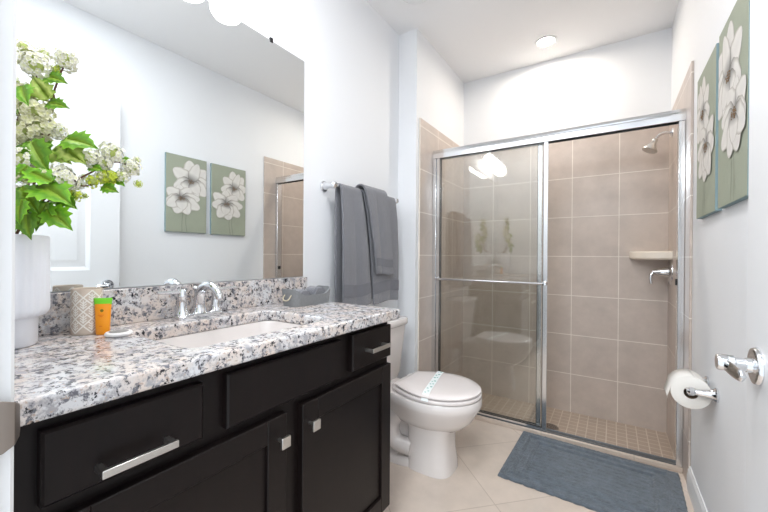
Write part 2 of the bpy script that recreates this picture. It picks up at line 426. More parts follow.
# counter with sink opening
ctr = thing('countertop', 'speckled white and grey granite countertop with a low backsplash', 'countertop', (-.93, .62, CT - .036))
X0, X1, Y0, Y1 = XL + .001, -.672, .094, 1.158
HX0, HX1, HY0, HY1, HR = -1.045, -.748, .405, .850, .04
cx, cy = (HX0 + HX1) / 2, (HY0 + HY1) / 2
inner = rrect(HX0, HX1, HY0, HY1, HR, 8)
angs = [math.atan2(y - cy, x - cx) for x, y in inner]
def outer_pt(a):
    dx, dy = math.cos(a), math.sin(a); ts = []
    if dx > 1e-9: ts.append((X1 - cx) / dx)
    if dx < -1e-9: ts.append((X0 - cx) / dx)
    if dy > 1e-9: ts.append((Y1 - cy) / dy)
    if dy < -1e-9: ts.append((Y0 - cy) / dy)
    t = min(ts); return (cx + dx * t, cy + dy * t)
outer = [outer_pt(a) for a in angs]
for c in ((X0, Y0), (X1, Y0), (X0, Y1), (X1, Y1)):
    i = min(range(len(outer)), key=lambda k: (outer[k][0] - c[0]) ** 2 + (outer[k][1] - c[1]) ** 2); outer[i] = c
bm = BM()
zt, zb = CT, CT - .036
R = loft(bm, [[Vector((x, y, z)) for x, y in L] for L, z in ((inner, zb), (outer, zb), (outer, zt), (inner, zt))], False, False)
n = len(inner)
for i in range(n):
    j = (i + 1) % n; bm.faces.new((R[3][i], R[3][j], R[0][j], R[0][i]))
make('slab', bm, GRANITE, ctr, bevel=.006, seg=3)
bm = BM(); box(bm, XL + .001, XL + .021, Y0, Y1, CT + .0003, 1.0); make('backsplash', bm, GRANITE, ctr, bevel=.002)

sk = thing('sink', 'white rectangular undermount sink set in the granite counter', 'sink', (cx, cy, CT - .17))
bm = BM()
def ring(ins, r, z): return [Vector((x, y, z)) for x, y in rrect(HX0 + ins, HX1 - ins, HY0 + ins, HY1 - ins, r, 8)]
zz = CT - .0365
loft(bm, [ring(-.018, .06, zz - .012), ring(-.018, .06, zz), ring(-.002, .046, zz), ring(.004, .045, zz - .02), ring(.014, .05, zz - .08), ring(.03, .055, zz - .115), ring(.06, .06, zz - .128), ring(.12, .02, zz - .133)], False, True)
make('basin', bm, PORC, sk, angle=60)
bm = BM(); lathe(bm, (cx, cy, zz - .133), [(.024, 0), (.024, .003), (.02, .004), (.018, .001), (.001, .001)]); make('drain', bm, CHROME, sk)

# faucet
FXX, FYY = -1.118, .634
fc = thing('faucet', 'chrome two handle centerset faucet behind the sink', 'faucet', (FXX, FYY, CT))
bm = BM()
loft(bm, [[Vector((x, y, z)) for x, y in rrect(FXX - .026 + i, FXX + .026 - i, FYY - .078 + i, FYY + .078 - i, .024 - i, 6)] for z, i in ((CT + .0004, 0), (CT + .008, 0), (CT + .013, .004), (CT + .016, .01))])
make('base_plate', bm, CHROME, fc, angle=30)
bm = BM()
tube(bm, [(FXX, FYY, CT + .014), (FXX, FYY, CT + .05), (FXX + .012, FYY, CT + .085), (FXX + .045, FYY, CT + .103), (FXX + .08, FYY, CT + .098), (FXX + .105, FYY, CT + .078), (FXX + .112, FYY, CT + .064)], .0175, 16, .0105)
lathe(bm, (FXX, FYY, CT + .014), [(.024, 0), (.021, .008), (.0175, .016)])
make('spout', bm, CHROME, fc, angle=50)
bm = BM(); cyl(bm, (FXX - .024, FYY, CT + .01), (FXX - .024, FYY, CT + .085), .003); ball(bm, (FXX - .024, FYY, CT + .09), .008); make('lift_rod', bm, CHROME, fc)
for s in (-1, 1):
    y = FYY + s * .055
    bm = BM()
    lathe(bm, (FXX, y, CT + .014), [(.021, 0), (.019, .006), (.015, .012), (.0125, .035), (.012, .05), (.0145, .054), (.0145, .058), (.012, .062), (.0115, .074), (.009, .078), (.001, .079)])
    rings = []
    for k in range(9):
        t = k / 8; yy = y + s * (.004 + .068 * t); hw = .0088 - .002 * t; h = .0062 - .0018 * t; z = CT + .082 + .004 * t
        rings.append([Vector((FXX + hw * math.cos(a), yy, z + h * math.sin(a))) for a in [2 * PI * q / 12 for q in range(12)]])
    loft(bm, rings)
    make('handle', bm, CHROME, fc, angle=40)

# mirror
mr = thing('wall_mirror', 'large frameless wall mirror above the granite backsplash', 'mirror', (XL, .62, 1.003))
bm = BM(); box(bm, XL + .0006, XL + .0066, .095, 1.144, 1.003, 1.975); make('glass', bm, MIRROR, mr)
for y in (.35, .96):
    bm = BM(); box(bm, XL + .0006, XL + .0095, y - .007, y + .007, 1.968, 1.986); make('clip', bm, DARKMET, mr, bevel=.001)

# vanity light
vl = thing('vanity_light', 'chrome vanity light with a row of glowing frosted shades above the mirror', 'wall light', (XL, .602, 2.13))
bm = BM(); box(bm, XL + .0005, XL + .022, .34, .864, 2.10, 2.17); make('back_plate', bm, CHROME, vl, bevel=.006)
for y in (.380, .528, .676, .824):
    bm = BM(); tube(bm, [(XL + .02, y, 2.135), (XL + .06, y, 2.135), (XL + .10, y, 2.15), (XL + .103, y, 2.165)], .007); cyl(bm, (XL + .103, y, 2.15), (XL + .103, y, 2.185), .022, .018); make('arm', bm, CHROME, vl)
    bm = BM(); lathe(bm, (XL + .103, y, 2.015), [(.001, 0), (.028, .003), (.048, .012), (.060, .032), (.063, .06), (.058, .09), (.044, .118), (.026, .136), (.02, .142)], seg=32); make('shade', bm, SHADE, vl)

# ------------------------------------------------------------ vase with flowering branches
VX, VY = -1.088, .192
va = thing('vase', 'white ribbed ceramic vase on the counter by the door frame', 'vase', (VX, VY, CT))
NR = 28
bm = BM()
prof = [(.050, 0), (.053, .003), (.0535, .058), (.0545, .062), (.066, .065), (.070, .072), (.0715, .08), (.0715, .236), (.0685, .239), (.066, .236), (.064, .10), (.03, .09), (.001, .09)]
lathe(bm, (VX, VY, CT + .0003), prof, seg=NR * 6, rfun=lambda a, h: 1 + (.04 * (abs(math.cos(a * NR / 2)) - .6) if .07 < h < .23 else 0))
make('vessel', bm, CERAM, va, angle=50)

Fp = 353.27
def ray(px, py):
    return _f + _r2 * ((px - 384) / Fp) - _u2 * ((py - 256) / Fp)
def atx(px, py, x):
    d = ray(px, py); t = x / d.x; return Vector((d.x * t, d.y * t, 1.1 + d.z * t))
def colored(bm): return bm.loops.layers.color.get('Col') or bm.loops.layers.color.new('Col')
def paint(face, layer, cs):
    for l, c in zip(face.loops, cs): l[layer] = c
def cluster(c, r, n, colr, rng, parent, name='flower_cluster'):
    bm = BM(); lay = colored(bm)
    for i in range(n):
        # point on the ball
        z = 1 - 2 * (i + .5) / n; ph = i * 2.39996 + rng.uniform(-.3, .3); q = math.sqrt(1 - z * z)
        d = Vector((q * math.cos(ph), q * math.sin(ph), z)).normalized()
        p = c + d * r * rng.uniform(.72, 1.08)
        a, b = frame(d * 1.2 - _f * .25 + Vector((rng.uniform(-.3, .3), rng.uniform(-.3, .3), rng.uniform(-.3, .3))))
        nn = a.cross(b)
        if nn.dot(d) < 0: nn = -nn
        pr = r * rng.uniform(.20, .29); t0 = rng.uniform(0, 6)
        k = rng.uniform(.9, 1.0); cc = tuple(min(1, v * k) for v in colr[:3]) + (1,); ce = (cc[0] * .93, cc[1] * .95, cc[2] * .74, 1)
        for m in range(5):
            t = t0 + m * 2 * PI / 5
            u = a * math.cos(t) + b * math.sin(t); v = -a * math.sin(t) + b * math.cos(t)
            vs = [bm.verts.new(p), bm.verts.new(p + u * pr * .6 + v * pr * .42 + nn * pr * .22), bm.verts.new(p + u * pr * 1.0 + nn * pr * .12), bm.verts.new(p + u * pr * .6 - v * pr * .42 + nn * pr * .22)]
            f = bm.faces.new(vs); paint(f, lay, [ce, cc, cc, cc])
    ball(bm, c, r * .62, 8)
    for f in bm.faces:
        if all(l[lay][:3] == (1, 1, 1) or tuple(l[lay])[:3] == (0, 0, 0) for l in f.loops):
            paint(f, lay, [(.74, .80, .46, 1)] * len(f.loops))
    bm2 = bm
    me_par = parent
    org = wloc(parent); bmesh.ops.translate(bm2, verts=bm2.verts, vec=-org)
    me = bpy.data.meshes.new(name); bm2.to_mesh(me); bm2.free()
    o = bpy.data.objects.new(name, me); col.objects.link(o); me.materials.append(FLORET); o.parent = parent
    return o
LOBES = [(0, -.50), (.24, -.56), (.34, -.44), (.58, -.42), (.48, -.22), (.72, -.02), (.50, .08), (.58, .34), (.36, .36), (.28, .60), (.14, .70), (0, .98)]
def leaf(bm, lay, c, size, tilt, rng, pale=0.):
    # a lobed leaf, tip along 'd', normal 'nn'
    d, nn = tilt; d = Vector(d).normalized(); nn = Vector(nn); nn = (nn - d * nn.dot(d)).normalized(); s = d.cross(nn)
    g = rng.uniform(.85, 1.15)
    base = (.33 * g, .56 * g, .07 * g, 1); edge = (.50 * g, .72 * g, .13 * g, 1)
    if pale: base = (.78, .84, .46, 1); edge = (.50, .68, .14, 1)
    vein = (.60, .74, .22, 1)
    def P(x, y): return c + s * (x * size) + d * ((y + .0) * size) + nn * (size * (.18 * abs(x) - .25 * (max(0, y)) ** 2 - .12 * x * x))
    mid = [bm.verts.new(P(0, y)) for _, y in LOBES]
    for sg in (1, -1):
        out = [bm.verts.new(P(sg * x, y)) if x > 0 else None for x, y in LOBES]
        half = [bm.verts.new(P(sg * x * .5, y)) if x > 0 else None for x, y in LOBES]
        for i in range(len(LOBES) - 1):
            a0, a1 = mid[i], mid[i + 1]; h0 = half[i] or a0; h1 = half[i + 1] or a1; o0 = out[i] or a0; o1 = out[i + 1] or a1
            for quad, cs in (((a0, h0, h1, a1), (vein, base, base, vein)), ((h0, o0, o1, h1), (base, edge, edge, base))):
                q, cc = [], []
                for v, k in zip(quad, cs):
                    if v not in q: q.append(v); cc.append(k)
                if len(q) >= 3:
                    f = bm.faces.new(q); paint(f, lay, cc)
WHITE = (.97, .96, .93, 1); CREAM = (.95, .94, .82, 1); YG = (.80, .86, .26, 1)
def branch(label, stem_px, side_px, clusters, leaves, seed):
    rng = random.Random(seed)
    b0 = Vector((VX + rng.uniform(-.02, .03), VY + rng.uniform(-.02, .03), CT + .10))
    t = thing('flower_branch', label, 'flower', b0, group='flowering branches in the vase')
    X = lambda px, py, x: atx(px, py, x)
    bm = BM()
    pts = [b0, b0 + Vector((.004, .006, .12))] + [X(*p) for p in stem_px]
    tube(bm, pts, .0032, 8, .0016)
    for s in side_px: tube(bm, [X(*p) for p in s], .0018, 6, .0012)
    make('stem', bm, TWIG, t)
    for px, py, x, r, c in clusters:
        p = X(px, py, x); cluster(p, r * .0023, 84 if r > 7 else 40, c, rng, t, 'flower_cluster' if c is not YG else 'bud_cluster')
    bm = BM(); lay = colored(bm)
    for L in leaves:
        px, py, x, s, ang, pale = L
        p = X(px, py, x); a = math.radians(ang)
        d = _r2 * math.cos(a) + _u2 * math.sin(a) - _f * rng.uniform(-.1, .35)
        nn = -_f + Vector((rng.uniform(-.45, .45), rng.uniform(-.45, .45), .75))
        leaf(bm, lay, p, s * .0025, (d, nn), rng, pale)
    org = wloc(t); bmesh.ops.translate(bm, verts=bm.verts, vec=-org)
    me = bpy.data.meshes.new('foliage'); bm.to_mesh(me); bm.free(); me.shade_smooth()
    o = bpy.data.objects.new('foliage', me); col.objects.link(o); me.materials.append(LEAF); o.parent = t
branch('tallest flowering branch in the vase, white clusters at its top', [(33, 190, -1.04), (46, 120, -1.04), (58, 80, -1.03), (64, 66, -1.03)],
       [((47, 115, -1.04), (40, 90, -1.05), (34, 66, -1.04)), ((36, 84, -1.045), (27, 60, -1.05)), ((54, 95, -1.035), (56, 104, -1.03))],
       [(66, 60, -1.03, 10, WHITE), (34, 64, -1.04, 12, WHITE), (24, 48, -1.05, 7, CREAM), (56, 70, -1.035, 4, YG), (26, 92, -1.06, 8, CREAM), (44, 54, -1.06, 6, WHITE)],
       [(53, 78, -1.02, 13, -15, 0), (55, 104, -1.02, 12, -10, 0), (42, 90, -1.03, 15, 120, 1), (23, 92, -1.03, 14, -60, 0), (58, 68, -1.05, 7, 60, 1), (30, 106, -1.05, 11, 200, 0)], 1)
branch('flowering branch of creamy clusters at mid height, nearest the door frame', [(28, 190, -1.06), (32, 150, -1.06), (34, 120, -1.05)],
       [((31, 160, -1.06), (22, 160, -1.05)), ((33, 145, -1.055), (48, 135, -1.04), (57, 130, -1.04))],
       [(32, 110, -1.05, 15, CREAM), (40, 126, -1.05, 13, CREAM), (58, 131, -1.04, 8, WHITE), (23, 130, -1.06, 12, CREAM), (21, 160, -1.045, 11, WHITE), (40, 140, -1.06, 8, CREAM)],
       [(36, 152, -1.02, 20, -60, 0), (58, 154, -1.02, 17, -30, 1), (26, 146, -1.05, 15, 180, 0), (46, 150, -1.03, 15, -80, 0), (22, 172, -1.02, 12, -120, 0)], 2)
branch('flowering branch leaning far right over the counter in front of the mirror', [(38, 205, -1.04), (60, 190, -1.02), (88, 174, -1.0), (115, 162, -1.0), (133, 168, -1.0)],
       [((95, 170, -1.0), (92, 160, -1.0)), ((72, 182, -1.01), (84, 186, -1.0), (100, 182, -1.0))],
       [(90, 158, -1.0, 9, WHITE), (111, 153, -1.0, 11, WHITE), (103, 162, -1.0, 8, WHITE), (131, 168, -1.0, 9, WHITE), (108, 177, -1.0, 8, YG), (93, 181, -1.0, 7, YG), (122, 176, -1.0, 7, WHITE), (138, 184, -1.0, 4, YG), (137, 160, -1.0, 4, WHITE), (100, 176, -1.0, 6, CREAM)],
       [(76, 141, -.99, 20, -12, 0), (70, 152, -1.0, 17, -35, 1), (108, 188, -.99, 10, -20, 0), (116, 178, -1.01, 12, -40, 0), (94, 168, -.99, 9, -10, 0), (124, 160, -1.0, 7, 20, 0)], 3)
branch('lowest leafy flowering branch spilling over the vase rim', [(34, 215, -1.04), (44, 205, -1.02), (60, 192, -1.0)],
       [((36, 212, -1.04), (26, 200, -1.02)), ((52, 200, -1.01), (76, 194, -1.0))],
       [(64, 179, -1.0, 11, WHITE), (76, 195, -1.0, 6, YG), (24, 178, -1.03, 6, CREAM), (26, 194, -1.03, 5, WHITE), (46, 176, -1.02, 8, CREAM)],
       [(50, 190, -.98, 24, -25, 0), (56, 216, -.98, 17, -40, 0), (27, 196, -1.0, 16, -60, 0), (27, 222, -1.0, 15, -80, 0), (42, 212, -1.0, 17, -100, 0), (40, 176, -1.0, 17, 150, 0), (66, 200, -1.0, 13, -35, 0), (20, 208, -1.0, 14, -95, 0)], 4)

# ------------------------------------------------------------ small things on the counter
tb = thing('tumbler', 'beige tumbler with a cream leaf lattice pattern beside the vase', 'tumbler', (-1.105, .343, CT))
TX, TY, TR, TH = -1.109, .341, .0315, .113
bm = BM(); lathe(bm, (TX, TY, CT + .0003), [(.0295, 0), (.0312, .003), (TR, .008), (TR, TH - .003), (TR - .0015, TH), (TR - .004, TH - .002), (TR - .004, .008), (.001, .007)], seg=48); make('cup', bm, TUMB, tb)
bm = BM()
def onc(a, z, r=TR + .0006): return Vector((TX + r * math.cos(a), TY + r * math.sin(a), CT + z))
def strip(a0, z0, a1, z1, wd):
    n = 5; dx = (a1 - a0) * TR; dz = z1 - z0; l = math.hypot(dx, dz) or 1; nx, nz = -dz / l * wd / 2, dx / l * wd / 2
    rows = []
    for k in range(n + 1):
        t = k / n; a = a0 + (a1 - a0) * t; z = z0 + dz * t
        rows.append((bm.verts.new(onc(a + nx / TR, z + nz)), bm.verts.new(onc(a - nx / TR, z - nz))))
    for p, q in zip(rows, rows[1:]): bm.faces.new((p[0], p[1], q[1], q[0]))
NA, HZ = 6, .0345
da = 2 * PI / NA; seen = set()
for i in range(NA):
    for j in range(3):
        for sft in (0, 1):
            a = (i + .5 * sft) * da; z = .006 + (j + .5 * sft) * HZ
            if z + HZ > TH: continue
            top, bot, lf, rt = (a, z + HZ), (a, z), (a - da / 2, z + HZ / 2), (a + da / 2, z + HZ / 2)
            for p, q in ((bot, rt), (rt, top), (top, lf), (lf, bot)):
                key = (round((p[0] + q[0]) / da * 2) % (NA * 4), round((p[1] + q[1]) * 1000))
                if key not in seen: seen.add(key); strip(*p, *q, .0030)
            strip(a, z + .006, a, z + HZ - .006, .0024)
            for h in (.008, .014, .020):
                for s in (-1, 1): strip(a, z + h, a + s * da * .19, z + h + .006, .0024)
make('relief_pattern', bm, TUMBP, tb)

ot = thing('shampoo_tube', 'small orange tube with a lime green end standing by the patterned tumbler', 'tube', (-1.075, .37, CT))
bm = BM(); ox, oy = -1.064, .359
du = Vector((.62, .78, 0)).normalized(); dv = Vector((du.y, -du.x, 0))
def oval(wd, dp, z): return [Vector((ox, oy, CT + z)) + du * (wd * math.cos(a)) + dv * (dp * math.sin(a)) for a in [2 * PI * k / 24 for k in range(24)]]
loft(bm, [oval(.0135, .011, .0004), oval(.0145, .0125, .003), oval(.0155, .0115, .03), oval(.017, .009, .06), oval(.018, .006, .076)]); make('tube_body', bm, ORANGE, ot)
bm = BM(); loft(bm, [oval(.0181, .0062, .074), oval(.0192, .004, .084), oval(.0195, .0024, .09)]); make('crimped_end', bm, LIME, ot)
bm = BM(); nrm = dv if dv.x > 0 else -dv
def decal(bm, wc, z, rw, rh, depth):
    vs = [bm.verts.new(Vector((ox, oy, CT + z)) + du * (wc + rw * math.cos(a)) + nrm * depth + Vector((0, 0, rh * math.sin(a)))) for a in [2 * PI * k / 14 for k in range(14)]]
    bm.faces.new(vs)
decal(bm, .001, .060, .0036, .0036, .0098); make('printed_emblem', bm, OLIVE, ot)
for zz_, ww in ((.049, .007), (.0455, .004), (.022, .004)):
    bm = BM(); decal(bm, 0, zz_, ww, .0007, .0125); make('printed_line', bm, REDOR, ot)

sd = thing('soap_disc', 'round white wrapped soap with a grey printed top lying on the counter', 'soap', (-1.018, .375, CT))
sx, sy = -1.013, .374
bm = BM(); lathe(bm, (sx, sy, CT + .0003), [(.024, 0), (.028, .003), (.0283, .007), (.026, .010), (.001, .0105)], seg=36); make('wrapper', bm, SOAP, sd)
bm = BM(); lathe(bm, (sx, sy, CT + .0109), [(.020, 0), (.0195, .0005), (.001, .0006)], seg=28); make('printed_seal', bm, SOAPD, sd)

# felt basket
bk = thing('felt_basket', 'low grey felt basket with raised ends at the end of the counter', 'basket', (-1.04, 1.045, CT))
BX0, BX1, BY0, BY1 = -1.10, -1.005, .945, 1.15
bm = BM()
def wallpt(x, y, base):  # rim height: high at the y ends
    t = abs((y - (BY0 + BY1) / 2) / ((BY1 - BY0) / 2)); return CT + (base if base < .01 else .042 + .026 * max(0, (t - .5) / .5) ** 1.4)
out = rrect(BX0, BX1, BY0, BY1, .02, 6)
# resample long sides
def dense(L):
    o = []
    for (a, b), (c, d) in zip(L, L[1:] + L[:1]):
        k = max(1, int(math.hypot(c - a, d - b) / .012))
        for q in range(k): o.append((a + (c - a) * q / k, b + (d - b) * q / k))
    return o
dn = dense(out); ccx, ccy = (BX0 + BX1) / 2, (BY0 + BY1) / 2
def sc_(p, k): return (ccx + (p[0] - ccx) * (1 - k / ((BX1 - BX0) / 2)), ccy + (p[1] - ccy) * (1 - k / ((BY1 - BY0) / 2)))
r1 = [Vector((*sc_(p, .006), CT + .0004)) for p in dn]; r2 = [Vector((p[0], p[1], wallpt(*p, 1))) for p in dn]
r3 = [Vector((*sc_(p, .005), wallpt(*p, 1))) for p in dn]; r4 = [Vector((*sc_(p, .009), CT + .005)) for p in dn]
loft(bm, [r1, r2, r3, r4]); make('basket_body', bm, FELT, bk, angle=40)
for s in (1, -1):
    bm = BM(); y = ccy + s * .1035
    tube(bm, [(ccx - .018, y - s * .002, CT + .045), (ccx - .016, y + s * .009, CT + .03), (ccx, y + s * .011, CT + .024), (ccx + .016, y + s * .009, CT + .03), (ccx + .018, y - s * .002, CT + .045)], .0024, 8)
    make('rope_handle', bm, ROPE, bk)
for k, lab in enumerate(('rolled grey washcloth in the felt basket, nearer the faucet', 'rolled grey washcloth in the felt basket, nearer the hanging towels')):
    y = ccy - .046 + .088 * k
    bm = BM(); rings = []
    for i in range(15):
        t = i / 14; xx = BX0 + .014 + (BX1 - BX0 - .028) * t
        e = 1 if .08 < t < .92 else .86
        rings.append([Vector((xx, y + .034 * e * math.cos(a) * (1 + .04 * math.sin(3 * a + k)), CT + .039 + e * (.025 + .005 * k) * math.sin(a) * (1 + .05 * math.sin(5 * a + t * 4)))) for a in [2 * PI * q / 24 for q in range(24)]])
    loft(bm, rings); o = make('washcloth', bm, TOWEL, None, origin=(ccx, y, CT + .008)); tag(o, lab, 'washcloth', 'washcloths in the felt basket')

# ------------------------------------------------------------ towel bar and towels
BX, BZ = XL + .065, 1.435
tbar = thing('towel_bar', 'chrome towel bar on the left wall past the mirror', 'towel bar', (XL, 1.56, BZ))
bm = BM(); cyl(bm, (BX, 1.285, BZ), (BX, 1.855, BZ), .008); make('bar', bm, CHROME, tbar)
for y in (1.283, 1.857):
    bm = BM(); lathe(bm, (XL + .0005, y, BZ), [(.026, 0), (.026, .006), (.019, .011), (.013, .03), (.012, .05), (.017, .055), (.0175, .072), (.013, .078), (.001, .079)], axis=(1, 0, 0)); make('post', bm, CHROME, tbar)
def towel(label, yt, yb_, lf, lb, off, thick, seed, band=True, edge=0.):
    """yt: (y0,y1) on the bar, yb_: (y0,y1) at the front hem; lf, lb drop in front / behind; off = distance off the bar"""
    rng = random.Random(seed); ph = [rng.uniform(0, 6) for _ in range(4)]
    NU, NV = 40, 60; r = .009 + off; tot = lf + PI * r + lb
    def P(u, s):
        if s < lf: drop, x, z = lf - s, BX + r, BZ - (lf - s)
        elif s < lf + PI * r:
            a = (s - lf) / r; drop = 0; x, z = BX + r * math.cos(a), BZ + r * math.sin(a)
        else: drop = s - lf - PI * r; x, z = BX - r, BZ - drop
        k = min(1, drop / (lf * 1.0)); front = s < lf + PI * r / 2
        kk = k ** .8
        y0 = yt[0] + (yb_[0] - yt[0]) * kk; y1 = yt[1] + (yb_[1] - yt[1]) * kk
        y = y0 + (y1 - y0) * u
        wv = (.008 * math.sin(u * 4 + ph[0]) + .003 * math.sin(u * 9 + ph[1] + drop * 3)) * min(1, drop / .12)
        if front: x += abs(wv) * .9 + .012 * min(1, drop / .3)
        else: x = max(XL + .004 + thick, x - abs(wv) * .5)
        return Vector((x, y, z + (.006 * math.sin(u * 5 + ph[2]) if drop > 0 else 0) - edge * u * k))
    bm = BM()
    G = [[bm.verts.new(P(i / NU, tot * j / NV)) for i in range(NU + 1)] for j in range(NV + 1)]
    for a, b in zip(G, G[1:]):
        for i in range(NU): bm.faces.new((a[i], a[i + 1], b[i + 1], b[i]))
    o = make('towel', bm, TOWEL, None, origin=(BX, (yt[0] + yt[1]) / 2, BZ), angle=80)
    m = o.modifiers.new('thickness', 'SOLIDIFY'); m.thickness = thick; m.offset = 0
    m2 = o.modifiers.new('round', 'SUBSURF'); m2.levels = 1; m2.render_levels = 1
    tag(o, label, 'towel', 'grey towels on the towel bar')
    if band:
        bm = BM(); s0, s1 = lf * .10, lf * .20
        G = [[bm.verts.new(P(i / NU, s0 + (s1 - s0) * j / 4) + Vector((thick / 2 + .0012, 0, 0))) for i in range(NU + 1)] for j in range(5)]
        for a, b in zip(G, G[1:]):
            for i in range(NU): bm.faces.new((a[i], a[i + 1], b[i + 1], b[i]))
        bd = make('woven_band', bm, TOWELB, o); bd['label'] = 'flat woven border band'
    return o
towel('grey bath towel hung nearest the mirror, its front flap flaring towards the hem', (1.315, 1.475), (1.318, 1.56), .60, .61, .006, .011, 3)
towel('grey bath towel hung furthest from the mirror, behind the small hand towel', (1.50, 1.825), (1.575, 1.83), .60, .58, .006, .011, 5)
towel('small grey hand towel folded over the bath towel further from the mirror', (1.485, 1.70), (1.563, 1.735), .44, .40, .028, .010, 8)
bm = BM()
# ------------------------------------------------------------ toilet
bm.free()
TC = 1.62
to = thing('toilet', 'white two piece elongated toilet between the vanity and the shower', 'toilet', (-.85, TC, ZF))
def egg(x0, x1, hwb, hw, z, n=48, ins=0.):
    x0 += ins; x1 -= ins; hwb -= ins; hw -= ins; sm = .48; up_, dn_ = [], []
    for k in range(n + 1):
        s = 1 - math.cos(k / n * PI / 2) if False else (k / n)
        s = s if s < .5 else .5 + .5 * math.sin((s - .5) / .5 * PI / 2)
        wv = hwb + (hw - hwb) * math.sin(min(1, s / sm) * PI / 2) if s < sm else hw * math.sqrt(max(0, 1 - ((s - sm) / (1 - sm)) ** 2))
        up_.append((x0 + (x1 - x0) * s, wv))
    return [Vector((x, TC - y, z)) for x, y in up_] + [Vector((x, TC + y, z)) for x, y in up_[-2::-1]]
bm = BM()
# bowl shell, rim to underside
loft(bm, [egg(-.90, -.62, .06, .085, .262), egg(-.93, -.585, .085, .12, .285), egg(-.948, -.55, .10, .150, .32), egg(-.955, -.525, .115, .17, .365), egg(-.96, -.513, .125, .182, .385), egg(-.965, -.508, .13, .186, .40), egg(-.965, -.508, .13, .186, .425), egg(-.962, -.511, .127, .182, .431)])
# pedestal column
def col_ring(x0, x1, hw, z, n=40, e=3.2):
    cx_, a = (x0 + x1) / 2, (x1 - x0) / 2; o = []
    for k in range(n):
        t = 2 * PI * k / n; c, s = math.cos(t), math.sin(t)
        o.append(Vector((cx_ + a * abs(c) ** (2 / e) * (1 if c > 0 else -1), TC + hw * abs(s) ** (2 / e) * (1 if s > 0 else -1), z)))
    return o
loft(bm, [col_ring(-.868, -.632, .106, ZF + .0005), col_ring(-.867, -.634, .105, ZF + .03), col_ring(-.863, -.645, .101, .16), col_ring(-.863, -.645, .101, .25), col_ring(-.875, -.62, .113, .29)])
# rear foot and trap
loft(bm, [col_ring(-1.06, -.80, .105, ZF + .0005), col_ring(-1.06, -.80, .105, ZF + .03), col_ring(-1.05, -.80, .095, ZF + .045)])
loft(bm, [col_ring(-1.05, -.80, .055, ZF + .04), col_ring(-1.05, -.80, .055, .36)])
for s in (-1, 1):
    tube(bm, [(-.80, TC + s * .06, .33), (-.88, TC + s * .075, .33), (-.94, TC + s * .08, .25), (-.92, TC + s * .08, .165), (-.83, TC + s * .07, .15)], .042, 16)
    tube(bm, [(-1.0, TC + s * .05, .40), (-1.02, TC + s * .06, .27), (-1.0, TC + s * .065, .12), (-.90, TC + s * .065, .09)], .036, 16)
# shelf under the tank
loft(bm, [[Vector((x, y, z)) for x, y in rrect(-1.165, -.93, TC - .11, TC + .11, .03)] for z in (.34, .405)])
make('bowl', bm, PORC, to, angle=50)
for s in (-1, 1):
    bm = BM(); lathe(bm, (-.955, TC + s * .083, ZF + .044), [(.016, 0), (.015, .008), (.009, .015), (.001, .017)], seg=18); make('bolt_cap', bm, PORC, to)
bm = BM(); loft(bm, [egg(-.915, -.512, .118, .181, .4345), egg(-.915, -.510, .12, .183, .438), egg(-.915, -.510, .12, .183, .447), egg(-.913, -.513, .117, .18, .450)]); make('seat', bm, PLASTW, to, angle=50)
bm = BM(); loft(bm, [egg(-.905, -.519, .106, .174, .4545), egg(-.905, -.513, .112, .180, .458), egg(-.905, -.513, .112, .180, .463), egg(-.900, -.520, .107, .173, .468), egg(-.88, -.56, .09, .14, .4715), egg(-.84, -.62, .05, .08, .473)]); make('lid', bm, PLASTW, to, angle=50)
for s in (-1, 1):
    bm = BM(); cyl(bm, (-.925, TC + s * .05, .44), (-.925, TC + s * .09, .44), .014); make('seat_hinge', bm, PLASTW, to)
bm = BM()
def trr(x0, x1, hy, r, z): return [Vector((x, y, z)) for x, y in rrect(x0, x1, TC - hy, TC + hy, r, 8)]
loft(bm, [trr(-1.168, -1.03, .165, .05, .406), trr(-1.17, -1.02, .175, .055, .44), trr(-1.172, -1.0, .194, .045, .706)]); make('tank', bm, PORC, to, angle=50)
bm = BM(); loft(bm, [trr(-1.174, -.992, .203, .055, .707), trr(-1.176, -.987, .207, .06, .712), trr(-1.176, -.987, .207, .06, .736), trr(-1.174, -.992, .203, .055, .744), trr(-1.15, -1.02, .17, .04, .747)]); make('tank_lid', bm, PORC, to, angle=50)
bm = BM(); cyl(bm, (-1.001, TC - .13, .665), (-.983, TC - .13, .665), .011); tube(bm, [(-.985, TC - .13, .665), (-.98, TC - .09, .66), (-.98, TC - .06, .655)], .005, 10); make('flush_lever', bm, CHROME, to)
# paper band across the lid
bd = thing('paper_band', 'white sanitary paper band with teal print across the toilet lid', 'paper band', (-.75, TC, .474))
bm = BM(); N_ = 24
def bandpt(t, off, lift=0.):
    y = TC - .185 + .37 * t; tt = abs(2 * t - 1)
    z = .4755 if tt < .72 else .4755 - .0075 * ((tt - .72) / .23) if tt < .95 else .468 - .022 * (tt - .95) / .05
    x = -.745 + off - .065 * (t - .5) * 2 * .6
    return Vector((x, y, z + lift))
rows = [(bm.verts.new(bandpt(k / N_, -.017)), bm.verts.new(bandpt(k / N_, .017))) for k in range(N_ + 1)]
for p, q in zip(rows, rows[1:]): bm.faces.new((p[0], p[1], q[1], q[0]))
pb = make('paper_strip', bm, BAND, bd)
rg = random.Random(4)
for k in range(7):
    t = .12 + k * .125
    for s in (-1, 1):
        bm = BM(); c0 = bandpt(t + rg.uniform(-.02, .02) + s * .015, s * .006, .0008); rr = rg.uniform(.0035, .0055)
        vs = [bm.verts.new(c0 + Vector((rr * 1.1 * math.cos(a) * (1 + .3 * math.sin(3 * a + k)), rr * 1.5 * math.sin(a) * (1 + .3 * math.cos(2 * a)), 0))) for a in [2 * PI * q / 10 for q in range(10)]]
        bm.faces.new(vs); make('printed_mark', bm, TEAL, bd)

